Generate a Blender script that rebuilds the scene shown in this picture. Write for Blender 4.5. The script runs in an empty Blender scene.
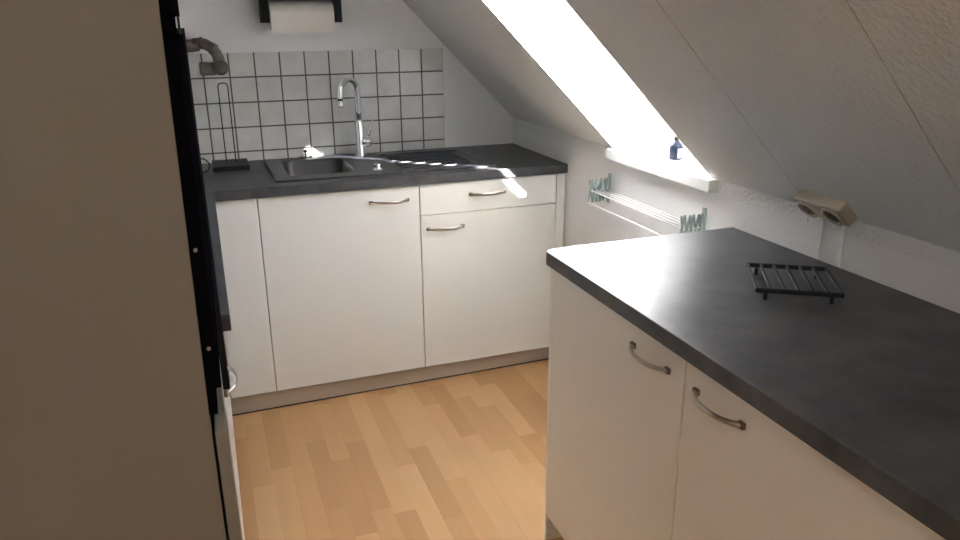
import bpy, bmesh, math, random
from mathutils import Vector, Matrix
random.seed(4)
S = bpy.context.scene
COL = S.collection
PI = math.pi

# ------------------------------------------------------------------ camera
YAW, PITCH, ROLL = 0.34643, -0.32332, -0.00808
cam = bpy.data.objects.new('camera', bpy.data.cameras.new('camera'))
COL.objects.link(cam)
fw = Vector((math.sin(YAW)*math.cos(PITCH), math.cos(YAW)*math.cos(PITCH), math.sin(PITCH)))
rt = fw.cross(Vector((0, 0, 1))).normalized()
up = rt.cross(fw)
r2 = rt*math.cos(ROLL) + up*math.sin(ROLL)
u2 = -rt*math.sin(ROLL) + up*math.cos(ROLL)
M = Matrix((r2, u2, -fw)).transposed().to_4x4()
M.translation = Vector((-1.3806, -3.3464, 1.4679))
cam.matrix_world = M
cam.data.lens = 750.25/960*36
cam.data.sensor_width = 36
cam.data.clip_start = 0.02
S.camera = cam

# ------------------------------------------------------------------ light
W = bpy.data.worlds.new('sky'); S.world = W; W.use_nodes = True
nt = W.node_tree
bg = nt.nodes['Background']
sky = nt.nodes.new('ShaderNodeTexSky')
sky.sky_type = 'NISHITA'; sky.sun_disc = False
sky.sun_elevation = math.radians(29.9); sky.sun_rotation = math.radians(154.8)
sky.air_density = 1.0; sky.dust_density = 2.0
nt.links.new(sky.outputs[0], bg.inputs[0])
bg.inputs[1].default_value = 1.0

sd = Vector((-0.47, 1.0, -0.635)).normalized()
sun = bpy.data.objects.new('sun', bpy.data.lights.new('sun', 'SUN'))
COL.objects.link(sun)
sun.data.energy = 120.0
sun.data.angle = math.radians(1.3)
sun.data.color = (1.0, 0.99, 0.98)
sun.rotation_euler = sd.to_track_quat('-Z', 'Y').to_euler()
sun.location = (3, -4, 4)

S.view_settings.view_transform = 'Standard'
S.view_settings.look = 'None'
S.view_settings.gamma = 1
S.view_settings.use_curve_mapping = False
S.view_settings.exposure = 0.80
S.cycles.max_bounces = 12
S.cycles.diffuse_bounces = 8
S.cycles.glossy_bounces = 4
S.cycles.sample_clamp_indirect = 40.0

# ------------------------------------------------------------------ materials
def mat(name, col, rough=0.5, metal=0.0, bump=None, spec=None, coat=0.0):
    m = bpy.data.materials.new(name); m.use_nodes = True
    b = m.node_tree.nodes['Principled BSDF']
    b.inputs['Base Color'].default_value = (*col, 1)
    b.inputs['Roughness'].default_value = rough
    b.inputs['Metallic'].default_value = metal
    if spec is not None: b.inputs['Specular IOR Level'].default_value = spec
    if coat: b.inputs['Coat Weight'].default_value = coat; b.inputs['Coat Roughness'].default_value = 0.1
    if bump:
        add_bump(m, *bump)
    return m

def coords(m, scale=(1, 1, 1)):
    n = m.node_tree.nodes; l = m.node_tree.links
    t = n.new('ShaderNodeTexCoord'); mp = n.new('ShaderNodeMapping')
    mp.inputs['Scale'].default_value = scale
    l.new(t.outputs['Object'], mp.inputs[0])
    return mp.outputs[0]

def add_bump(m, scale, strength, dist=0.002, detail=4):
    n = m.node_tree.nodes; l = m.node_tree.links
    no = n.new('ShaderNodeTexNoise'); no.inputs['Scale'].default_value = scale; no.inputs['Detail'].default_value = detail
    l.new(coords(m), no.inputs['Vector'])
    bp = n.new('ShaderNodeBump'); bp.inputs['Strength'].default_value = strength; bp.inputs['Distance'].default_value = dist
    l.new(no.outputs['Fac'], bp.inputs['Height'])
    l.new(bp.outputs[0], n['Principled BSDF'].inputs['Normal'])
    return bp

def mathn(m, op, a, b=None, c=None):
    n = m.node_tree.nodes.new('ShaderNodeMath'); n.operation = op
    for i, v in enumerate((a, b, c)):
        if v is None: continue
        if isinstance(v, (int, float)): n.inputs[i].default_value = v
        else: m.node_tree.links.new(v, n.inputs[i])
    return n.outputs[0]

def ramp(m, fac, stops):
    r = m.node_tree.nodes.new('ShaderNodeValToRGB')
    m.node_tree.links.new(fac, r.inputs[0])
    e = r.color_ramp.elements
    e[0].position, e[0].color = stops[0][0], (*stops[0][1], 1)
    e[1].position, e[1].color = stops[-1][0], (*stops[-1][1], 1)
    for p, c in stops[1:-1]:
        x = e.new(p); x.color = (*c, 1)
    return r.outputs[0]

def sep(m, v):
    s = m.node_tree.nodes.new('ShaderNodeSeparateXYZ'); m.node_tree.links.new(v, s.inputs[0]); return s.outputs

# woodchip painted wall
m_wall = mat('painted_wall', (0.79, 0.79, 0.79), 0.85, bump=(90, 0.45, 0.004, 4))
m_slope = mat('woodchip_slope', (0.765, 0.77, 0.765), 0.9)
def slope_nodes():
    m = m_slope; N = m.node_tree.nodes; L = m.node_tree.links
    v = coords(m)
    no = N.new('ShaderNodeTexNoise'); no.inputs['Scale'].default_value = 95; no.inputs['Detail'].default_value = 5
    L.new(v, no.inputs['Vector'])
    x, y, z = sep(m, v)
    wob = N.new('ShaderNodeTexNoise'); wob.inputs['Scale'].default_value = 3; L.new(v, wob.inputs['Vector'])
    yy = mathn(m, 'ADD', y, mathn(m, 'MULTIPLY', mathn(m, 'SUBTRACT', wob.outputs['Fac'], .5), .012))
    d1 = mathn(m, 'ABSOLUTE', mathn(m, 'ADD', yy, 1.925))
    d2 = mathn(m, 'ABSOLUTE', mathn(m, 'ADD', yy, 2.42))
    d = mathn(m, 'MINIMUM', d1, d2)
    seam = mathn(m, 'LESS_THAN', d, 0.0016)
    crack = N.new('ShaderNodeTexNoise'); crack.inputs['Scale'].default_value = 14; L.new(v, crack.inputs['Vector'])
    cr = mathn(m, 'MULTIPLY', seam, mathn(m, 'MULTIPLY_ADD', crack.outputs['Fac'], 1.6, -.25))
    mix = N.new('ShaderNodeMixRGB'); mix.inputs[1].default_value = (0.765, 0.77, 0.765, 1); mix.inputs[2].default_value = (0.34, 0.31, 0.28, 1)
    L.new(cr, mix.inputs[0]); L.new(mix.outputs[0], N['Principled BSDF'].inputs['Base Color'])
    h = mathn(m, 'SUBTRACT', no.outputs['Fac'], mathn(m, 'MULTIPLY', seam, .6))
    bp = N.new('ShaderNodeBump'); bp.inputs['Strength'].default_value = 1.0; bp.inputs['Distance'].default_value = .006
    L.new(h, bp.inputs['Height']); L.new(bp.outputs[0], N['Principled BSDF'].inputs['Normal'])
slope_nodes()
m_reveal = mat('white_lining', (0.78, 0.79, 0.80), 0.5)
m_front = mat('cabinet_front_cream', (0.78, 0.785, 0.745), 0.34)
m_frontg = mat('cabinet_front_satin', (0.82, 0.785, 0.72), 0.24)
m_body = mat('carcass_gap_shade', (0.36, 0.32, 0.27), 0.5)  # cream carcass darkened, puts the shade of the door gaps into its colour
m_plinth = mat('plinth_shaded', (0.47, 0.41, 0.34), 0.45)  # same cream as the fronts, with under-cabinet shade put into the colour
m_gable_shaded = mat('tall_panel_shaded', (0.235, 0.215, 0.185), 0.5)  # white panel darkened, its shade is put into the base colour
m_metal = mat('brushed_steel', (0.50, 0.46, 0.41), 0.3, 1.0)
m_foot = mat('dark_steel', (0.24, 0.21, 0.18), 0.4, 1.0)
m_endcap = mat('brown_grey_plastic', (0.10, 0.088, 0.072), 0.6)
m_chrome = mat('chrome', (0.82, 0.83, 0.85), 0.08, 1.0)
m_black = mat('black_metal', (0.010, 0.012, 0.018), 0.5, spec=.3)
m_glassb = mat('black_glass', (0.004, 0.004, 0.006), 0.95, spec=0)
m_blackw = mat('black_painted_wood', (0.008, 0.011, 0.015), 0.6, spec=.2)
m_paper = mat('tissue_paper', (0.84, 0.80, 0.74), 0.9, bump=(150, .3, .001))
m_card = mat('cardboard', (0.45, 0.36, 0.27), 0.9)
m_beige = mat('ivory_plastic', (0.50, 0.44, 0.35), 0.42)
m_dark = mat('dark_recess', (0.16, 0.13, 0.10), 0.5)
m_white = mat('white_enamel', (0.86, 0.86, 0.84), 0.3)
m_pipe = mat('grey_insulation', (0.17, 0.15, 0.13), 0.75, bump=(60, .4, .003))
m_green = mat('green_tinted_plastic', (0.34, 0.43, 0.41), 0.25)
m_bottle = mat('bottle_glaze', (0.02, 0.025, 0.05), 0.2)
m_bottle2 = mat('bottle_label', (0.62, 0.70, 0.76), 0.4)
m_cap = mat('bottle_cap', (0.05, 0.03, 0.02), 0.4)
m_rubber = mat('rubber', (0.03, 0.03, 0.03), 0.7)
m_lamp = mat('opal_shade', (0.9, 0.88, 0.82), 0.5)

# slate laminate
def slate(name, c1, c2, rough):
    m = mat(name, c1, rough)
    N = m.node_tree.nodes; L = m.node_tree.links
    v = coords(m)
    a = N.new('ShaderNodeTexNoise'); a.inputs['Scale'].default_value = 9; a.inputs['Detail'].default_value = 8; a.inputs['Roughness'].default_value = .65
    L.new(v, a.inputs['Vector'])
    c = ramp(m, a.outputs['Fac'], [(.35, c1), (.65, c2)])
    L.new(c, N['Principled BSDF'].inputs['Base Color']); N['Principled BSDF'].inputs['Specular IOR Level'].default_value = .35
    b = N.new('ShaderNodeTexNoise'); b.inputs['Scale'].default_value = 60; b.inputs['Detail'].default_value = 5; L.new(v, b.inputs['Vector'])
    bp = N.new('ShaderNodeBump'); bp.inputs['Strength'].default_value = .15; bp.inputs['Distance'].default_value = .001
    L.new(b.outputs['Fac'], bp.inputs['Height']); L.new(bp.outputs[0], N['Principled BSDF'].inputs['Normal'])
    rr = mathn(m, 'MULTIPLY_ADD', a.outputs['Fac'], .15, rough-.07); L.new(rr, N['Principled BSDF'].inputs['Roughness'])
    return m
m_top = slate('slate_laminate', (0.040, 0.042, 0.047), (0.098, 0.098, 0.102), 0.42)
m_granite = mat('black_granite', (0.036, 0.038, 0.044), 0.34, bump=(400, .15, .0005))

# beech strip laminate floor
def floor_mat():
    m = mat('beech_strip_laminate', (.6, .4, .25), 0.38)
    N = m.node_tree.nodes; L = m.node_tree.links
    v = coords(m); x, y, z = sep(m, v)
    SW = 0.068; SL = 0.43
    row = mathn(m, 'FLOOR', mathn(m, 'DIVIDE', mathn(m, 'ADD', x, .012), SW))
    wn = N.new('ShaderNodeTexWhiteNoise'); wn.noise_dimensions = '1D'; L.new(row, wn.inputs['W'])
    yo = mathn(m, 'ADD', y, mathn(m, 'MULTIPLY', wn.outputs['Value'], SL*3))
    colm = mathn(m, 'FLOOR', mathn(m, 'DIVIDE', yo, SL))
    cmb = N.new('ShaderNodeCombineXYZ'); L.new(row, cmb.inputs[0]); L.new(colm, cmb.inputs[1])
    w2 = N.new('ShaderNodeTexWhiteNoise'); w2.noise_dimensions = '3D'; L.new(cmb.outputs[0], w2.inputs['Vector'])
    # grain
    mp = N.new('ShaderNodeMapping'); mp.inputs['Scale'].default_value = (30, 3.0, 1)
    off = N.new('ShaderNodeVectorMath'); off.operation = 'ADD'
    L.new(v, off.inputs[0]); sc = N.new('ShaderNodeVectorMath'); sc.operation = 'SCALE'; sc.inputs['Scale'].default_value = 5
    L.new(w2.outputs['Color'], sc.inputs[0]); L.new(sc.outputs[0], off.inputs[1]); L.new(off.outputs[0], mp.inputs[0])
    g = N.new('ShaderNodeTexNoise'); g.inputs['Scale'].default_value = 1; g.inputs['Detail'].default_value = 5; g.inputs['Distortion'].default_value = .6; L.new(mp.outputs[0], g.inputs['Vector'])
    f = mathn(m, 'ADD', mathn(m, 'MULTIPLY', w2.outputs['Value'], .75), mathn(m, 'MULTIPLY', g.outputs['Fac'], .35))
    c = ramp(m, f, FLOOR_STOPS)
    # plank ends / long joints, faint
    fx = mathn(m, 'FRACT', mathn(m, 'DIVIDE', mathn(m, 'ADD', x, .012), SW*3))
    jx = mathn(m, 'LESS_THAN', fx, .006)
    mix = N.new('ShaderNodeMixRGB'); mix.blend_type = 'MULTIPLY'; mix.inputs[2].default_value = (.80, .75, .70, 1)
    L.new(jx, mix.inputs[0]); L.new(c, mix.inputs[1])
    L.new(mix.outputs[0], N['Principled BSDF'].inputs['Base Color'])
    return m
FLOOR_STOPS = [(0.1, (0.60, 0.325, 0.135)), (.5, (0.71, 0.405, 0.175)), (1.0, (0.79, 0.485, 0.225))]
m_floor = floor_mat()

# wall tiles 10.2 cm
TS, TX, TZ = 0.1021, -0.4451, 0.9393
def tile_mat():
    m = mat('glazed_wall_tile', (.6, .6, .58), 0.18)
    N = m.node_tree.nodes; L = m.node_tree.links
    v = coords(m); x, y, z = sep(m, v)
    def dist(c, o):
        f = mathn(m, 'FRACT', mathn(m, 'DIVIDE', mathn(m, 'SUBTRACT', c, o-20*TS), TS))
        return mathn(m, 'MINIMUM', f, mathn(m, 'SUBTRACT', 1.0, f))
    d = mathn(m, 'MINIMUM', dist(x, TX), dist(z, TZ))
    g = mathn(m, 'LESS_THAN', d, 0.029)
    no = N.new('ShaderNodeTexNoise'); no.inputs['Scale'].default_value = 12; no.inputs['Detail'].default_value = 5; L.new(v, no.inputs['Vector'])
    tc = ramp(m, no.outputs['Fac'], [(.3, (.60, .595, .58)), (.7, (.70, .695, .68))])
    mix = N.new('ShaderNodeMixRGB'); L.new(g, mix.inputs[0]); L.new(tc, mix.inputs[1]); mix.inputs[2].default_value = (.11, .095, .085, 1)
    L.new(mix.outputs[0], N['Principled BSDF'].inputs['Base Color'])
    rr = mathn(m, 'MULTIPLY_ADD', g, .6, .2); L.new(rr, N['Principled BSDF'].inputs['Roughness'])
    hh = mathn(m, 'MINIMUM', mathn(m, 'MULTIPLY', d, 18), 1.0)
    hn = mathn(m, 'ADD', hh, mathn(m, 'MULTIPLY', no.outputs['Fac'], .12))
    bp = N.new('ShaderNodeBump'); bp.inputs['Strength'].default_value = .6; bp.inputs['Distance'].default_value = .002
    L.new(hn, bp.inputs['Height']); L.new(bp.outputs[0], N['Principled BSDF'].inputs['Normal'])
    return m
m_tile = tile_mat()

def glass_mat():
    m = bpy.data.materials.new('window_glass'); m.use_nodes = True
    N = m.node_tree.nodes; L = m.node_tree.links
    N.clear()
    o = N.new('ShaderNodeOutputMaterial'); t = N.new('ShaderNodeBsdfTransparent'); g = N.new('ShaderNodeBsdfGlossy')
    g.inputs['Roughness'].default_value = 0.02
    f = N.new('ShaderNodeFresnel'); f.inputs['IOR'].default_value = 1.25
    mx = N.new('ShaderNodeMixShader')
    L.new(f.outputs[0], mx.inputs[0]); L.new(t.outputs[0], mx.inputs[1]); L.new(g.outputs[0], mx.inputs[2]); L.new(mx.outputs[0], o.inputs[0])
    return m
m_glass = glass_mat()

# ------------------------------------------------------------------ mesh helpers
class MB:
    def __init__(self): self.bm = bmesh.new()
    def box(self, x0, x1, y0, y1, z0, z1, mtx=None):
        if x0 > x1: x0, x1 = x1, x0
        if y0 > y1: y0, y1 = y1, y0
        if z0 > z1: z0, z1 = z1, z0
        v = [self.bm.verts.new(p) for p in [(x0,y0,z0),(x1,y0,z0),(x1,y1,z0),(x0,y1,z0),(x0,y0,z1),(x1,y0,z1),(x1,y1,z1),(x0,y1,z1)]]
        for f in [(0,3,2,1),(4,5,6,7),(0,1,5,4),(1,2,6,5),(2,3,7,6),(3,0,4,7)]:
            self.bm.faces.new([v[i] for i in f])
        if mtx is not None:
            for q in v: q.co = mtx @ q.co
        return self
    def prism_y(self, pts, y0, y1):      # pts in xz
        a = [self.bm.verts.new((x, y0, z)) for x, z in pts]; b = [self.bm.verts.new((x, y1, z)) for x, z in pts]
        n = len(pts)
        self.bm.faces.new(a); self.bm.faces.new(b[::-1])
        for i in range(n): self.bm.faces.new((a[i], b[i], b[(i+1) % n], a[(i+1) % n]))
        return self
    def prism_z(self, pts, z0, z1):
        a = [self.bm.verts.new((x, y, z0)) for x, y in pts]; b = [self.bm.verts.new((x, y, z1)) for x, y in pts]
        n = len(pts)
        self.bm.faces.new(a[::-1]); self.bm.faces.new(b)
        for i in range(n): self.bm.faces.new((a[i], a[(i+1) % n], b[(i+1) % n], b[i]))
        return self
    def tube(self, pts, r, seg=12, closed=False, caps=True, smooth=True):
        P = [Vector(p) for p in pts]; n = len(P)
        R = r if isinstance(r, (list, tuple)) else [r]*n
        rings = []; prev = None
        for i, p in enumerate(P):
            if closed: t = (P[(i+1) % n]-P[i-1]).normalized()
            else: t = (P[min(i+1, n-1)]-P[max(i-1, 0)]).normalized()
            if prev is None:
                a = Vector((0, 0, 1)) if abs(t.z) < .9 else Vector((1, 0, 0))
                u = t.cross(a).normalized()
            else:
                u = (prev - t*prev.dot(t)).normalized()
            prev = u; w = t.cross(u)
            rings.append([self.bm.verts.new(p + (u*math.cos(2*PI*k/seg)+w*math.sin(2*PI*k/seg))*R[i]) for k in range(seg)])
        m = n if closed else n-1
        for i in range(m):
            A, B = rings[i], rings[(i+1) % n]
            for k in range(seg):
                f = self.bm.faces.new((A[k], A[(k+1) % seg], B[(k+1) % seg], B[k])); f.smooth = smooth
        if caps and not closed:
            self.bm.faces.new(rings[0][::-1]); self.bm.faces.new(rings[-1])
        return self
    def lathe(self, prof, c, axis=(0, 0, 1), seg=24):   # prof (r,h)
        q = Vector(axis).to_track_quat('Z', 'Y').to_matrix(); c = Vector(c)
        rings = [[self.bm.verts.new(c + q @ Vector((max(r, 1e-4)*math.cos(2*PI*k/seg), max(r, 1e-4)*math.sin(2*PI*k/seg), h))) for k in range(seg)] for r, h in prof]
        for A, B in zip(rings, rings[1:]):
            for k in range(seg):
                f = self.bm.faces.new((A[k], A[(k+1) % seg], B[(k+1) % seg], B[k])); f.smooth = True
        self.bm.faces.new(rings[0][::-1]); self.bm.faces.new(rings[-1])
        return self
    def cells(self, xs, ys, z0, z1, keep):
        nx, ny = len(xs)-1, len(ys)-1; V = {}
        def v(i, j, t):
            k = (i, j, t)
            if k not in V: V[k] = self.bm.verts.new((xs[i], ys[j], z1 if t else z0))
            return V[k]
        K = [[keep((xs[i]+xs[i+1])/2, (ys[j]+ys[j+1])/2) for j in range(ny)] for i in range(nx)]
        g = lambda i, j: 0 <= i < nx and 0 <= j < ny and K[i][j]
        for i in range(nx):
            for j in range(ny):
                if not K[i][j]: continue
                self.bm.faces.new((v(i,j,1), v(i+1,j,1), v(i+1,j+1,1), v(i,j+1,1)))
                self.bm.faces.new((v(i,j,0), v(i,j+1,0), v(i+1,j+1,0), v(i+1,j,0)))
                if not g(i-1, j): self.bm.faces.new((v(i,j,0), v(i,j,1), v(i,j+1,1), v(i,j+1,0)))
                if not g(i+1, j): self.bm.faces.new((v(i+1,j,0), v(i+1,j+1,0), v(i+1,j+1,1), v(i+1,j,1)))
                if not g(i, j-1): self.bm.faces.new((v(i,j,0), v(i+1,j,0), v(i+1,j,1), v(i,j,1)))
                if not g(i, j+1): self.bm.faces.new((v(i,j+1,0), v(i,j+1,1), v(i+1,j+1,1), v(i+1,j+1,0)))
        return self
    def build(self, name, m, parent=None, bevel=0, seg=2, label=None):
        bmesh.ops.recalc_face_normals(self.bm, faces=self.bm.faces)
        me = bpy.data.meshes.new(name); self.bm.to_mesh(me); self.bm.free()
        me.materials.append(m)
        o = bpy.data.objects.new(name, me); COL.objects.link(o)
        if parent is not None:
            o.parent = parent
            o.matrix_parent_inverse = parent.matrix_basis.inverted()   # geometry is written in world space
            if parent.parent is not None:
                o.matrix_parent_inverse = (parent.parent.matrix_basis @ Matrix.Identity(4)).inverted() if parent.type == 'EMPTY' else Matrix.Identity(4)
        if bevel:
            b = o.modifiers.new('bevel', 'BEVEL'); b.width = bevel; b.segments = seg; b.limit_method = 'ANGLE'; b.angle_limit = math.radians(40)
            b.harden_normals = False
        if label: o['label'] = label
        return o

def thing(name, label, cat, loc=(0, 0, 0), group=None):
    o = bpy.data.objects.new(name, None); COL.objects.link(o)
    o.empty_display_size = .1; o.location = loc
    o['label'] = label; o['category'] = cat
    if group: o['group'] = group
    return o
def tag(o, label, cat, group=None):
    o['label'] = label; o['category'] = cat
    if group: o['group'] = group
    return o
def struct(o, label=None):
    o['kind'] = 'structure'
    if label: o['label'] = label
    return o

# ------------------------------------------------------------------ structure
H = 0.90            # worktop height
XL, YN = -2.0, -4.7  # left wall, wall behind the viewer
KZ, SL = 1.02, 1.012
def sx(z): return -(z-KZ)/SL
CEIL = 2.30
struct(MB().box(XL-.1, .1, YN-.1, .1, -.1, 0).build('floor', m_floor), 'beech strip laminate floor')
XC = sx(CEIL)
struct(MB().box(XL-.1, XC, YN-.1, .1, CEIL, CEIL+.1).build('ceiling', m_wall), 'white flat ceiling')
struct(MB().box(XL-.1, .6, 0, .12, 0, 2.95).build('wall_back', m_wall), 'white painted back wall')
struct(MB().box(XL-.1, XL, YN, 0, 0, CEIL).build('wall_left', m_wall), 'white painted wall behind the tall cabinet')
struct(MB().box(XL-.1, .6, YN-.1, YN, 0, 2.95).build('wall_front', m_wall), 'white painted wall opposite the sink')
YA, YB = -0.950, -1.530   # window recess far / near side
k = MB()
k.box(0, .12, YN, 0, 0, .982)
k.box(.12, .58, YB-.08, YA+.08, .90, .982)
struct(k.build('wall_right', m_wall), 'white woodchip knee wall under the roof slope')
D = 0.43*math.sqrt(1+SL*SL)
full = [(0, KZ), (-.0, .982), ((D+KZ-.982)/SL, .982), (XC, CEIL+D), (XC, CEIL)]
s_ = MB()
s_.prism_y(full, YA, 0)
s_.prism_y(full, YN, YB)
HZ = 1.95
s_.prism_y([(sx(HZ), HZ), (sx(HZ)+D/SL-.03, HZ), (XC, CEIL+D), (XC, CEIL)], YB, YA)
LX = .27
s_.prism_y([(LX, .982), (LX, 1.27), ((D+KZ-1.27)/SL-.02, 1.27), ((D+KZ-.982)/SL, .982)], YB, YA)
struct(s_.build('wall_sloped', m_slope), 'white woodchip roof slope with hairline seams')

# window: frame lies parallel to the slope, 0.38 m out
win = thing('window_1', 'bright roof window set deep in the slope', 'window', (.27, -1.24, 1.27)); del win['label']; del win['category']
win['kind'] = 'structure'
ang = math.atan(SL)
def sl(u, y, n):    # u up the slope, n outward
    return Vector((-u*math.cos(ang)+n*math.sin(ang), y, u*math.sin(ang)+n*math.cos(ang)+KZ))
Ms = Matrix((( -math.cos(ang), 0, math.sin(ang), 0), (0, 1, 0, 0), (math.sin(ang), 0, math.cos(ang), KZ), (0, 0, 0, 1)))
# opening at the frame plane n=.36
U0, U1 = .015, .86
lin = MB()
for ya, yb in ((YA-.0, YA-.006), (YB+.006, YB)):
    lin.prism_y([(0.001, KZ+.001), (LX, KZ+.001), (LX, 1.25), ((D+KZ-1.27)/SL-.05, 1.27), (sx(HZ)+.42, HZ-.01), (sx(HZ), HZ-.01)], ya, yb)
lin.box(LX-.006, LX, YB+.006, YA-.006, KZ, 1.268)
lin.build('reveal_lining', m_reveal, win)
GY0, GY1 = YB+.018, YA-.04
fr = MB()
fr.box(U0-.06, U0+.05, YB+.007, YA-.007, .36, .42, Ms)
fr.box(U1-.06, U1+.04, YB+.007, YA-.007, .36, .42, Ms)
fr.box(U0+.05, U1-.06, YB+.007, GY0, .36, .42, Ms)
fr.box(U0+.05, U1-.06, GY1, YA-.007, .36, .42, Ms)
fr.build('window_frame', m_white, win, .003)
MB().box(U0+.05, U1-.06, GY0, GY1, .385, .389, Ms).build('pane', m_glass, win)
MB().cells([-.032, .002, LX-.008], [YB-.035, YB+.008, YA-.012, YA-.007], KZ-.037, KZ, lambda x, y: (x < 0 and y < YA-.012) or (x > 0 and y > YB+.008)).build('window_sill', m_white, win, .004)

# tiles
struct(MB().box(XL, -0.345, -.008, 0, H, 1.343).build('trim_1', m_tile), 'square grey glazed wall tiles with dark grout')
# painted over cable channels under the socket
for i, y in enumerate((-1.975, -2.045)):
    struct(MB().box(-.004, 0, y-.003, y+.003, H, 1.01).build('trim_%d' % (i+2), m_wall, None, .001), 'thin painted-over cable strip on knee wall')

# ------------------------------------------------------------------ cabinets
def bow_handle(parent, p0, p1, out, m=m_metal):
    """flat bow handle between two mounting points, bulging along out"""
    p0, p1, out = Vector(p0), Vector(p1), Vector(out).normalized()
    d = (p1-p0); Ln = d.length; d.normalize(); w = d.cross(out).normalized()
    n = 24; pts = []
    for i in range(n+1):
        t = i/n; s = -1+2*t
        h = .026*(1-abs(s)**2.6)+.004
        pts.append((p0 + d*Ln*t + out*h, .0035+.0045*abs(s)**1.5, .0075 + .0035*(1-s*s) if abs(s) < .93 else .009))
    mb = MB(); rings = []
    for i, (p, th, wd) in enumerate(pts):
        a = pts[max(i-1, 0)][0]; b = pts[min(i+1, n)][0]; t = (b-a).normalized(); nn = w.cross(t).normalized()
        ring = []
        for k in range(10):
            an = 2*PI*k/10
            ring.append(mb.bm.verts.new(p + w*wd*.58*math.cos(an) + nn*th*.7*math.sin(an)))
        rings.append(ring)
    for A, B in zip(rings, rings[1:]):
        for k in range(10):
            f = mb.bm.faces.new((A[k], A[(k+1) % 10], B[(k+1) % 10], B[k])); f.smooth = True
    mb.bm.faces.new(rings[0][::-1]); mb.bm.faces.new(rings[-1])
    o = mb.build('handle', m, parent, label='curved brushed steel bow handle')
    for p in (p0, p1):
        f = MB(); q = Matrix((d, w, out)).transposed().to_4x4(); q.translation = p
        f.box(-.008, .008, -.0065, .0065, 0, .008, q)
        f.build('handle_foot', m_foot, parent, .002)
    return o

ZB, ZT = .083, .858   # door bottom / top
G = .0015
YC = -.58
# corner cabinet
c = thing('base_cabinet', 'narrow cream door cabinet in the corner left of the wide dishwasher-width door', 'cabinet', (-1.31, -.3, 0))
MB().box(-1.402, -1.238, YC+.021, -.012, .085, .862).build('body', m_body, c)
MB().box(-1.406, -1.2358-G, YC, YC+.019, ZB, ZT).build('door', m_front, c, .0015)
# wide door
c = thing('base_cabinet', 'cream cabinet below the sink with one full-height door and handle at upper right', 'cabinet', (-.93, -.3, 0))
bd = MB()
bd.box(-1.234, -1.218, YC+.021, -.012, .085, .862); bd.box(-.649, -.633, YC+.021, -.012, .085, .862)
bd.box(-1.218, -.649, YC+.021, -.012, .085, .101); bd.box(-1.218, -.649, -.018, -.012, .101, .862)
bd.build('body', m_body, c)
d = MB().box(-1.2358+G, -.6293-G, YC, YC+.019, ZB, ZT).build('door', m_front, c, .0015)
bow_handle(d, (-.822, YC, .806), (-.680, YC, .806), (0, -1, 0))
# drawer + door
c = thing('base_cabinet', 'cream cabinet beside the knee wall with a sunlit drawer above a door', 'cabinet', (-.31, -.3, 0))
MB().box(-.627, -.044, YC+.021, -.012, .085, .862).build('body', m_body, c)
d = MB().box(-.6293+G, -.0419-G, YC, YC+.019, .7358+G, ZT).build('drawer', m_front, c, .0015)
bow_handle(d, (-.418, YC, .806), (-.278, YC, .806), (0, -1, 0))
d = MB().box(-.6293+G, -.0419-G, YC, YC+.019, ZB, .7358-G).build('door', m_front, c, .0015)
bow_handle(d, (-.598, YC, .680), (-.456, YC, .680), (0, -1, 0))
MB().box(-.0419+G, -.003, YC+.001, YC+.021, ZB, ZT).build('filler_strip', m_front, c, .001)
pl_ = thing('plinth', 'plinth board, shade put into its colour, along the floor below the sink cabinets', 'plinth', (-.7, -.54, 0))
MB().prism_z([(-1.450, -.566), (-.003, -.536), (-.003, -.518), (-1.450, -.548)], .006, .08).build('board', m_plinth, pl_)
MB().prism_z([(-1.450, -.5665), (-.003, -.5365), (-.003, -.518), (-1.450, -.548)], 0, .006).build('joint_shade_strip', m_rubber, pl_, label='dark strip standing for shade at the floor joint')  # shadow line between plinth and floor, added as a dark strip

# left run under the L worktop
c = thing('base_cabinet', 'left base cabinet next to the black oven column, door handle seen end-on', 'cabinet', (-1.7, -1.56, 0))
MB().box(-1.985, -1.431, -1.826, -1.305, .085, .862).build('body', m_body, c)
MB().box(-1.429, -1.410, -1.826, -1.3015, .7358+G, ZT).build('front_panel', m_front, c, .0015)
d = MB().box(-1.429, -1.410, -1.826, -1.3015, ZB, .7358-G).build('door', m_front, c, .0015)
bow_handle(d, (-1.410, -1.605, .683), (-1.410, -1.75, .683), (1, 0, 0))
c = thing('base_cabinet', 'left base cabinet in the corner between sink run and oven column, almost hidden', 'cabinet', (-1.7, -.9, 0))
MB().box(-1.985, -1.431, -1.2985, -.602, .085, .862).build('body', m_body, c)
d = MB().box(-1.429, -1.410, -1.2985, -.602, ZB, ZT).build('door', m_front, c, .0015)
bow_handle(d, (-1.410, -1.13, .806), (-1.410, -1.27, .806), (1, 0, 0))
tag(MB().box(-1.47, -1.452, -1.826, -.56, 0, .08).build('plinth', m_plinth), 'plinth board, shade put into its colour, below the left cabinet run', 'plinth')

# worktops
SXa, SXb, SYa, SYb = -1.145, -.32, -.515, -.09   # cut-out for the sink
XIN = -1.378
def keep(x, y):
    if SXa < x < SXb and SYa < y < SYb: return False
    return y > -.6 or x < XIN
w = MB().cells([-1.995, XIN, SXa, SXb, -.002], [-1.835, -.6, SYa, SYb, -.009], H-.036, H, keep).build('worktop', m_top, None, .002)
tag(w, 'dark slate L-shaped worktop holding the sink along the tiled wall', 'worktop')
# right worktop with rounded far corner
RX, RY = -.5955, -1.652
pts = [(-.002, -4.1), (-.002, RY)]
rad = .028
for i in range(9):
    a = PI/2 + PI/2*i/8
    pts.append((RX+rad+rad*math.cos(a), RY-rad+rad*math.sin(a)))
pts.append((RX, -4.1))
w = MB().prism_z(pts, H-.036, H).build('worktop', m_top, None, .002)
tag(w, 'dark slate worktop in the foreground along the knee wall', 'worktop')

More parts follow.
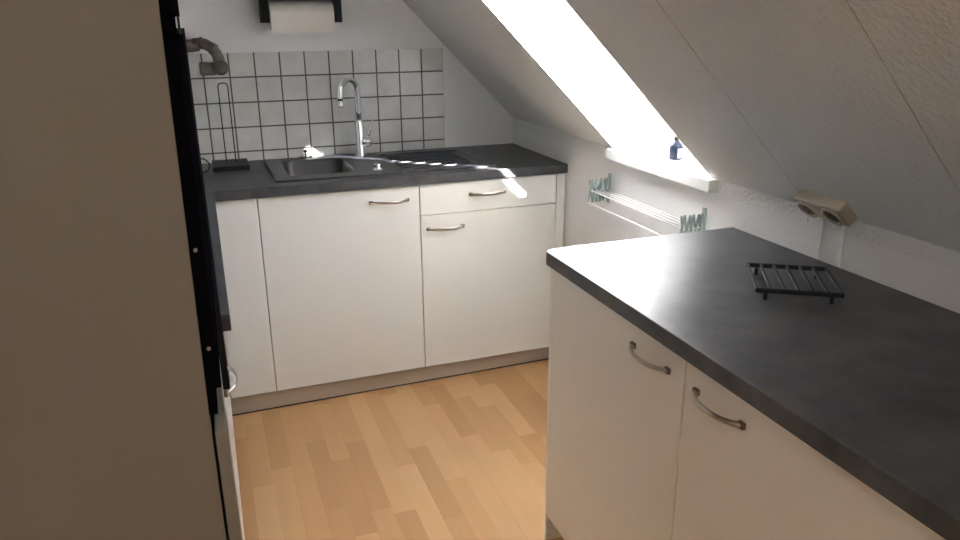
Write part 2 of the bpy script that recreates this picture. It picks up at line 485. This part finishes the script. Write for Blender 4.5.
# right cabinets
RC = -.5736
edges = [(-1.668, -2.2613), (-2.2613, -2.862), (-2.862, -3.463), (-3.463, -4.06)]
labs = ['cream foreground cabinet at the free end of the right worktop, handle at its near side',
        'second cream cabinet of the right run, with its handle at the far side',
        'third cream cabinet of the right run, below the photo edge',
        'fourth cream cabinet of the right run, beside the viewer']
hy = [(-2.078, -2.208), (-2.303, -2.433), (-3.28, -3.43), (-3.50, -3.65)]
for i, (ya, yb) in enumerate(edges):
    c = thing('base_cabinet', labs[i], 'cabinet', (-.3, (ya+yb)/2, 0))
    MB().box(RC+.021, -.006, yb+.001, ya-.001, .085, .862).build('body', m_body, c)
    if i == 0:
        MB().box(RC, -.006, ya, ya+.012, .0, .862).build('end_panel', m_front, c, .001)
    d = MB().box(RC, RC+.019, yb+.0022, ya-.0022 if i else ya-.0005, .087, ZT).build('door', m_frontg, c, .0015)
    bow_handle(d, (RC, hy[i][0], .805), (RC, hy[i][1], .805), (-1, 0, 0))
tag(MB().box(RC+.06, RC+.078, -4.06, -1.70, 0, .08).build('plinth', m_plinth), 'recessed plinth board, shade put into its colour, below the foreground cabinets', 'plinth')

# ------------------------------------------------------------------ tall oven cabinet
t = thing('tall_cabinet', 'tall white housing cabinet with black built-in ovens filling the left edge', 'cabinet', (-1.7, -2.15, 0))
GX, GY, FY = -1.4175, -2.45, -1.840
MB().prism_y([(-1.99, 0), (GX, 0), (GX, 1.0), (GX+.006, 1.5), (GX+.006, 2.2), (-1.99, 2.2)], GY, GY+.019).build('side_panel', m_gable_shaded, t, .001, label='white side panel facing the camera, shade put into its colour')
MB().box(-1.99, GX-.004, FY-.019, FY, 0, 2.2).build('side_panel', m_gable_shaded, t, .001)
MB().box(-1.99, GX-.03, GY+.019, FY-.019, .09, 2.2).build('body', m_body, t)
d = MB().prism_z([(GX+.0035, GY+.001), (-1.3985, GY+.001), (-1.4085, FY-.002), (GX+.0035, FY-.002)], .11, .975).build('door', m_gable_shaded, t, .001)  # white door, painted with the same shade as the side panel
MB().box(GX-.03, GX-.012, GY+.02, FY-.02, 0, .09).build('plinth', m_plinth, t)
MB().box(GX-.001, -1.4005, GY+.004, FY-.004, 1.475, 1.86).build('upper_oven', m_glassb, t, .001, label='black built-in upper appliance')
MB().box(GX-.03, -1.402, GY+.002, FY-.004, 1.862, 2.19).build('upper_door', m_front, t, .001)
o = MB().box(GX-.001, -1.399, GY+.003, FY-.004, 1.035, 1.448).build('oven', m_glassb, t, .001, label='black built-in oven')
MB().box(GX-.002, -1.407, GY+.003, FY-.03, 1.0, 1.035).build('vent_trim', m_glassb, o)
MB().box(GX-.02, -1.4040, GY+.003, FY-.25, 1.448, 1.475).build('gap_trim', m_glassb, o)
MB().box(-1.4030, -1.3995, -2.03, -2.00, 1.448, 1.475).build('hinge', m_black, o)
MB().box(GX-.003, -1.3955, FY-.001, FY+.003, .737, 1.456).build('edge_strip', m_black, t, label='black edge strip at the far side')
for z in (1.215, 1.09):
    MB().lathe([(.0025, 0), (.0025, .002), (.001, .003)], (-1.408, GY+.0025, z), (0, -1, 0), 10).build('screw', m_metal, o)

# ------------------------------------------------------------------ sink
s = thing('sink', 'black granite sink with bowl on the left and drainer on the right', 'sink', (-.73, -.3, H))
RZ = H+.007
bx0, bx1, by0, by1 = -1.105, -.845, -.462, -.125
dx0, dx1, dy0, dy1 = -.690, -.325, -.495, -.115
def ring_pts(x0, x1, y0, y1, r, n=6):
    P = []
    for cx, cy, a0 in ((x1-r, y1-r, 0), (x0+r, y1-r, PI/2), (x0+r, y0+r, PI), (x1-r, y0+r, 1.5*PI)):
        for i in range(n+1):
            a = a0+PI/2*i/n; P.append((cx+r*math.cos(a), cy+r*math.sin(a)))
    return P
rim = MB()
def loft(mb, loops, cap=True):
    rings = [[mb.bm.verts.new((x, y, z)) for x, y in P] for P, z in loops]
    n = len(rings[0])
    for A, B in zip(rings, rings[1:]):
        for k in range(n):
            f = mb.bm.faces.new((A[k], A[(k+1) % n], B[(k+1) % n], B[k])); f.smooth = True
    if cap: mb.bm.faces.new(rings[-1])
    return rings
# rim plate with two openings by filling edge loops
def rim_plate():
    bm = rim.bm
    outer = ring_pts(-1.162, -.288, -.538, -.072, .02)
    b = ring_pts(bx0, bx1, by0, by1, .05)
    d_ = ring_pts(dx0, dx1, dy0, dy1, .03)
    es = []
    loops = []
    for P in (outer, b, d_):
        vs = [bm.verts.new((x, y, RZ)) for x, y in P]; loops.append(vs)
        for i in range(len(vs)): es.append(bm.edges.new((vs[i], vs[(i+1) % len(vs)])))
    bmesh.ops.triangle_fill(bm, edges=es, use_beauty=True)
    lo = [bm.verts.new((x, y, H)) for x, y in outer]
    n = len(lo)
    for i in range(n): bm.faces.new((loops[0][i], lo[i], lo[(i+1) % n], loops[0][(i+1) % n]))
rim_plate()
rim.build('rim', m_granite, s)
bw = MB()
loft(bw, [(ring_pts(bx0, bx1, by0, by1, .05), RZ), (ring_pts(bx0+.006, bx1-.006, by0+.006, by1-.006, .048), RZ-.01),
          (ring_pts(bx0+.014, bx1-.014, by0+.014, by1-.014, .045), H-.15), (ring_pts(bx0+.03, bx1-.03, by0+.03, by1-.03, .04), H-.17)])
bw.build('bowl', m_granite, s)
dr = MB()
loft(dr, [(ring_pts(dx0, dx1, dy0, dy1, .03), RZ), (ring_pts(dx0+.010, dx1-.010, dy0+.010, dy1-.010, .025), RZ-.008)])
for i in range(7):
    y = dy0+.05+i*.047
    dr.tube([(dx0+.03, y, RZ-.0075), (dx0+.04, y, RZ-.006), (dx1-.04, y, RZ-.005), (dx1-.03, y, RZ-.0075)], .004, 8)
dr.build('drainer', m_granite, s)
MB().lathe([(.045, 0), (.045, .002), (.03, .003), (.028, .001), (.0, .001)], ((bx0+bx1)/2, (by0+by1)/2, H-.1698), seg=24).build('drain', m_chrome, s)
MB().lathe([(.022, 0), (.022, .004), (.016, .006), (.012, .012), (.015, .02), (.013, .026), (0, .027)], (-.764, -.465, RZ), seg=20).build('drain_knob', m_chrome, s, label='chrome pop-up drain knob')

# faucet
fx, fy = -.762, -.125
f = thing('faucet', 'chrome kitchen tap with high curved spout behind the sink bowl', 'faucet', (fx, fy, RZ))
MB().lathe([(.026, 0), (.026, .006), (.023, .012), (.0195, .02), (.0195, .135), (.016, .15), (.0135, .155)], (fx, fy, RZ)).build('body', m_chrome, f)
dirv = Vector((-.80, -.60, 0)).normalized()
R0 = .052
zt = 1.181
P = [Vector((fx, fy, 1.05)), Vector((fx, fy, 1.10)), Vector((fx, fy, 1.15))]
for i in range(17):
    a = PI*i/16
    P.append(Vector((fx, fy, zt)) + dirv*(R0-R0*math.cos(a)) + Vector((0, 0, R0*math.sin(a))))
P.append(Vector((fx, fy, 1.165))+dirv*2*R0*1.02)
P.append(Vector((fx, fy, 1.150))+dirv*2*R0*1.03)
MB().tube([tuple(p) for p in P], .0128, 16).build('spout', m_chrome, f)
e = P[-1]
MB().lathe([(.0135, 0), (.0135, .004), (.0132, .024), (.012, .026)], (e.x, e.y, e.z-.024), (0, 0, 1), 16).build('aerator', m_chrome, f)
MB().lathe([(.012, 0), (.019, .006), (.023, .018), (.022, .030), (.014, .040), (0, .043)], (fx+.008, fy-.006, RZ+.062), (.85, -.5, .1), 18).build('valve', m_chrome, f)
MB().tube([(fx+.028, fy-.018, RZ+.070), (fx+.036, fy-.024, RZ+.10), (fx+.052, fy-.03, RZ+.16)], [.0048, .004, .003], 10).build('lever', m_chrome, f)

# small stopper lying at the back rim
st = thing('sink_strainer', 'small round metal sink strainer lying against the tiles behind the bowl', 'strainer', (-.985, -.045, H))
MB().lathe([(.012, 0), (.026, .004), (.030, .010), (.028, .013), (.0, .011)], (-.985, -.0415, H), (0, 0, 1), 22).build('cup', m_chrome, st)
MB().lathe([(.004, 0), (.004, .012), (.009, .016), (.009, .022), (0, .025)], (-.985, -.0415, H+.011), (0, 0, 1), 14).build('knob', m_rubber, st)

# ------------------------------------------------------------------ kitchen roll stand, cable
t = thing('kitchen_roll_stand', 'black stand with a tall thin wire loop on the worktop corner', 'stand', (-1.30, -.15, H))
MB().box(-1.372, -1.232, -.235, -.06, H, H+.020).build('base', m_black, t, .003)
lp = [(-1.316, -.135, H+.018), (-1.316, -.135, 1.222), (-1.312, -.135, 1.231), (-1.303, -.135, 1.234), (-1.292, -.135, 1.234), (-1.283, -.135, 1.231), (-1.279, -.135, 1.222), (-1.279, -.135, H+.018)]
MB().tube(lp, .0023, 8).build('wire_loop', m_black, t)
P = []
for i in range(33):
    a = i/32*2*PI*1.1 - PI/2
    P.append((-1.405+.026*math.cos(a)-.0006*i, -.21-.0012*i+.012*math.sin(a), H+.029+.026*math.sin(a)))
P += [(-1.45, -.20, H+.02), (-1.452, -.10, H+.03), (-1.455, -.012, H+.12)]
tag(MB().tube(P, .0027, 8).build('cable', m_rubber), 'thin black cable looped on the worktop left of the wire stand', 'cable')

# ------------------------------------------------------------------ paper towel holder
t = thing('paper_towel_holder', 'black wall-mounted shelf holder with two side arms above the tiles', 'holder', (-.96, -.06, 1.54))
MB().box(-1.150, -.755, -.135, -.002, 1.548, 1.562).build('shelf', m_blackw, t, .002)
for x0 in (-1.122, -.834):
    MB().box(x0, x0+.030, -.118, -.012, 1.458, 1.548).build('side_arm', m_blackw, t, .002)
MB().box(-1.150, -.755, -.010, -.002, 1.563, 1.65).build('back_board', m_blackw, t, .001)
MB().tube([(-1.092, -.07, 1.487), (-.834, -.07, 1.487)], .009, 14).build('rod', m_blackw, t)
t = thing('paper_towel_roll', 'white paper towel roll hanging in the black holder', 'paper towel', (-.96, -.07, 1.487))
mb = MB()
prof = [(.0185, 0), (.055, 0), (.056, .002), (.056, .250), (.055, .252), (.0185, .252)]
q = 36; rings = []
for r, h in prof:
    rings.append([mb.bm.verts.new((-1.089+h, -.07+r*math.cos(2*PI*k/q), 1.487+r*math.sin(2*PI*k/q))) for k in range(q)])
for i in range(len(rings)):
    A, B = rings[i], rings[(i+1) % len(rings)]
    for k in range(q):
        ff = mb.bm.faces.new((A[k], A[(k+1) % q], B[(k+1) % q], B[k])); ff.smooth = True
mb.build('roll', m_paper, t)
sh = MB()
for (ya, za, yb, zb) in [(-.1275, 1.500, -.1290, 1.455), (-.1290, 1.455, -.1275, 1.418)]:
    v = [(-1.088, ya, za), (-.838, ya, za), (-.838, yb, zb), (-1.088, yb, zb)]
    a = [sh.bm.verts.new(p) for p in v]; b = [sh.bm.verts.new((x, y+.0008, z)) for x, y, z in v]
    sh.bm.faces.new(a); sh.bm.faces.new(b[::-1])
    for i in range(4): sh.bm.faces.new((a[i], a[(i+1) % 4], b[(i+1) % 4], b[i]))
sh.build('sheet', m_paper, t)

# ------------------------------------------------------------------ grey insulated pipe on the back wall
t = thing('insulated_pipe', 'grey-brown insulated pipe bend with round end cap at the tiles, upper left', 'pipe', (-1.45, -.12, 1.35))
P = [(-1.96, -.10, 1.362), (-1.6, -.10, 1.370), (-1.40, -.105, 1.376), (-1.37, -.11, 1.380)]
MB().tube(P, .024, 18).build('pipe', m_pipe, t)
P = [(-1.385, -.11, 1.384), (-1.365, -.115, 1.386), (-1.345, -.12, 1.382), (-1.322, -.13, 1.368), (-1.307, -.145, 1.348), (-1.300, -.16, 1.322), (-1.299, -.17, 1.302)]
MB().tube(P, .021, 18).build('elbow', m_pipe, t)
for p, d_ in (((-1.358, -.117, 1.386), (1, -.25, -.05)), ((-1.316, -.134, 1.362), (.7, -.5, -.7))):
    MB().lathe([(.0215, -.004), (.0235, -.003), (.0235, .003), (.0215, .004)], p, d_, 18).build('clamp', m_pipe, t)
MB().lathe([(.026, 0), (.0285, .003), (.0285, .060), (.027, .064), (0, .065)], (-1.296, -.15, 1.296), (-.05, -1, .02), 28).build('end_cap', m_endcap, t)
MB().box(-1.375, -1.318, -.195, -.150, 1.268, 1.318).build('bracket', m_pipe, t, .006)

# ------------------------------------------------------------------ radiator
t = thing('radiator', 'white radiator on the knee wall, only its valve showing above the worktop', 'radiator', (-.06, -1.2, .1))
MB().box(-.085, -.070, -1.60, -.99, .12, .57).build('panel', m_white, t, .006)
MB().box(-.050, -.035, -1.60, -.99, .12, .57).build('panel', m_white, t, .006)
fn = MB()
for i in range(30):
    y = -1.585+i*.02; fn.box(-.070, -.050, y, y+.003, .13, .56)
fn.box(-.035, -.001, -1.5, -1.46, .16, .5); fn.box(-.035, -.001, -1.12, -1.08, .16, .5)
fn.build('fins', m_white, t)
zr, yr = .640, -.93
MB().tube([(-.001, yr, zr+.005), (-.085, yr, zr)], .0055, 12).build('pipe', m_white, t)
MB().lathe([(.011, -.006), (.011, .006)], (-.012, yr, zr+.004), (1, 0, 0), 14).build('rosette', m_metal, t)
MB().lathe([(.013, 0), (.013, .012)], (-.085, yr, zr), (-1, 0, 0), 14).build('valve_nut', m_dark, t, label='dark valve nut')
MB().lathe([(.017, 0), (.019, .006), (.019, .045), (.016, .050), (0, .051)], (-.097, yr, zr), (-1, 0, 0), 20).build('thermostat', m_white, t)
MB().tube([(-.085, yr, zr), (-.080, yr-.02, zr-.03), (-.078, yr-.05, zr-.06), (-.078, -1.0, .555)], .006, 10).build('pipe', m_white, t)

# ------------------------------------------------------------------ folding wall drying rack
t = thing('drying_rack', 'white folded accordion drying rack with green-tinted scissor ends below the roof window', 'drying rack', (-.04, -1.2, .86))
for ye in (-.945, -1.520):
    pl = MB().box(-.006, -.001, ye-.006, ye+.010, .815, .925).build('wall_plate', m_green, t, .001)
    for j, yy in enumerate((ye, ye+.0045)):
        for i in range(5):
            xa = -.008-i*.0155; xb = xa-.0155
            lo, hi = (.822, .908)
            za, zb = (lo, hi) if (i+j) % 2 == 0 else (hi, lo)
            dx, dz = xb-xa, zb-za; Lq = math.hypot(dx, dz); nx, nz = -dz/Lq*.0032, dx/Lq*.0032
            MB().prism_y([(xa+nx, za+nz), (xb+nx, zb+nz), (xb-nx, zb-nz), (xa-nx, za-nz)], yy-.0016, yy+.0016).build('scissor_arm', m_green, t)
for i in range(4):
    x = -.018-i*.019
    MB().tube([(x, -1.522, .866), (x, -.938, .866)], .0028, 10).build('bar', m_white, t)
MB().tube([(-.0855, -1.522, .822), (-.0855, -.938, .822)], .0028, 10).build('bar', m_white, t)

# ------------------------------------------------------------------ double socket on the slope
t = thing('wall_socket', 'beige surface-mounted double power socket on the roof slope', 'socket', tuple(sl(.06, -2.01, 0)))
Msock = Ms
n1 = -.001
MB().box(.020, .082, -2.092, -1.946, -.032, n1, Ms).build('housing', m_beige, t, .006, 3)
for yc in (-1.980, -2.056):
    pc = sl(.050, yc, -.0325)
    ax = (-math.sin(ang), 0, -math.cos(ang))
    MB().lathe([(.029, 0), (.029, .003), (.024, .0045), (.0215, .0035), (.0205, -.0005)], pc, ax, 28).build('socket_ring', m_beige, t)
    so = MB().lathe([(.0205, 0), (.0205, .0012), (0, .0012)], pc, ax, 24).build('socket_well', m_dark, t, label='dark recessed socket well')
    hb = MB()
    for du in (-.0095, .0095):
        hb.lathe([(.0027, 0), (.0027, .0008)], sl(.050+du, yc, -.0338), ax, 10)
    hb.build('pin_hole', m_rubber, so)
MB().lathe([(.0035, 0), (.0035, .0015), (.002, .002)], sl(.070, -2.018, -.032), (-math.sin(ang), 0, -math.cos(ang)), 12).build('screw', m_metal, t)

# ------------------------------------------------------------------ bottle on the sill
bx_, by_ = .075, -1.235
t = thing('bottle', 'small dark blue bottle with pale label on the window sill', 'bottle', (bx_, by_, KZ))
MB().lathe([(.021, 0), (.0235, .003), (.0235, .040), (.020, .050), (.010, .058), (.008, .062)], (bx_, by_, KZ+.0005)).build('glass_body', m_bottle, t)
MB().lathe([(.009, .062), (.0095, .063), (.0095, .073), (.008, .075)], (bx_, by_, KZ), seg=18).build('cap', m_cap, t)
lb = MB()
A = []
for kk in range(13):
    a = math.radians(-110+kk*11); A.append([lb.bm.verts.new((bx_+.0239*math.cos(a), by_+.0239*math.sin(a), z)) for z in (KZ+.006, KZ+.038)])
for p, q2 in zip(A, A[1:]): lb.bm.faces.new((p[0], q2[0], q2[1], p[1])).smooth = True
o = lb.build('paper_label', m_bottle2, t); md = o.modifiers.new('solid', 'SOLIDIFY'); md.thickness = .0004; md.offset = 1

# ------------------------------------------------------------------ trivet
t = thing('trivet', 'black metal slatted trivet on the foreground worktop', 'trivet', (-.24, -2.145, H))
A0 = Vector((-.236, -1.999, 0)); ex = Vector((.146, -.094, 0)).normalized(); ey = Vector((-.541, -.841, 0)); ey = (ey-ex*ey.dot(ex)).normalized()
LXv, LYv = .174, .180
Mt = Matrix(((ex.x, ey.x, 0, A0.x), (ex.y, ey.y, 0, A0.y), (0, 0, 1, H), (0, 0, 0, 1)))
for v0 in (0, LYv-.006):
    MB().box(0, LXv, v0, v0+.006, .017, .027, Mt).build('rail', m_black, t, .001)
for i in range(7):
    u = i*(LXv-.006)/6
    MB().box(u, u+.006, .006, LYv-.006, .021, .027, Mt).build('slat', m_black, t, .001)
for u in (.018, LXv-.026):
    for v0 in (.004, LYv-.012):
        MB().box(u, u+.008, v0, v0+.008, 0, .0172, Mt).build('foot', m_black, t, .001)

# ------------------------------------------------------------------ added fill lamp, unseen behind the viewer, lifts the room light
t = thing('fill_lamp', 'added fill lamp with round base, unseen behind the viewer', 'lamp', (-1.55, -4.0, CEIL))
MB().lathe([(.10, 0), (.10, .02), (.06, .03)], (-1.6, -4.0, CEIL-.001), (0, 0, -1), 28).build('base', m_white, t)
ld = bpy.data.lights.new('fill_light', 'AREA'); ld.shape = 'DISK'; ld.size = .35; ld.energy = 5.0; ld.color = (1.0, .88, .73)
lo = bpy.data.objects.new('fill_light', ld); COL.objects.link(lo); lo.location = (-1.6, -4.0, CEIL-.06); lo.parent = t; lo.matrix_parent_inverse = t.matrix_basis.inverted()
bpy.context.view_layer.update()
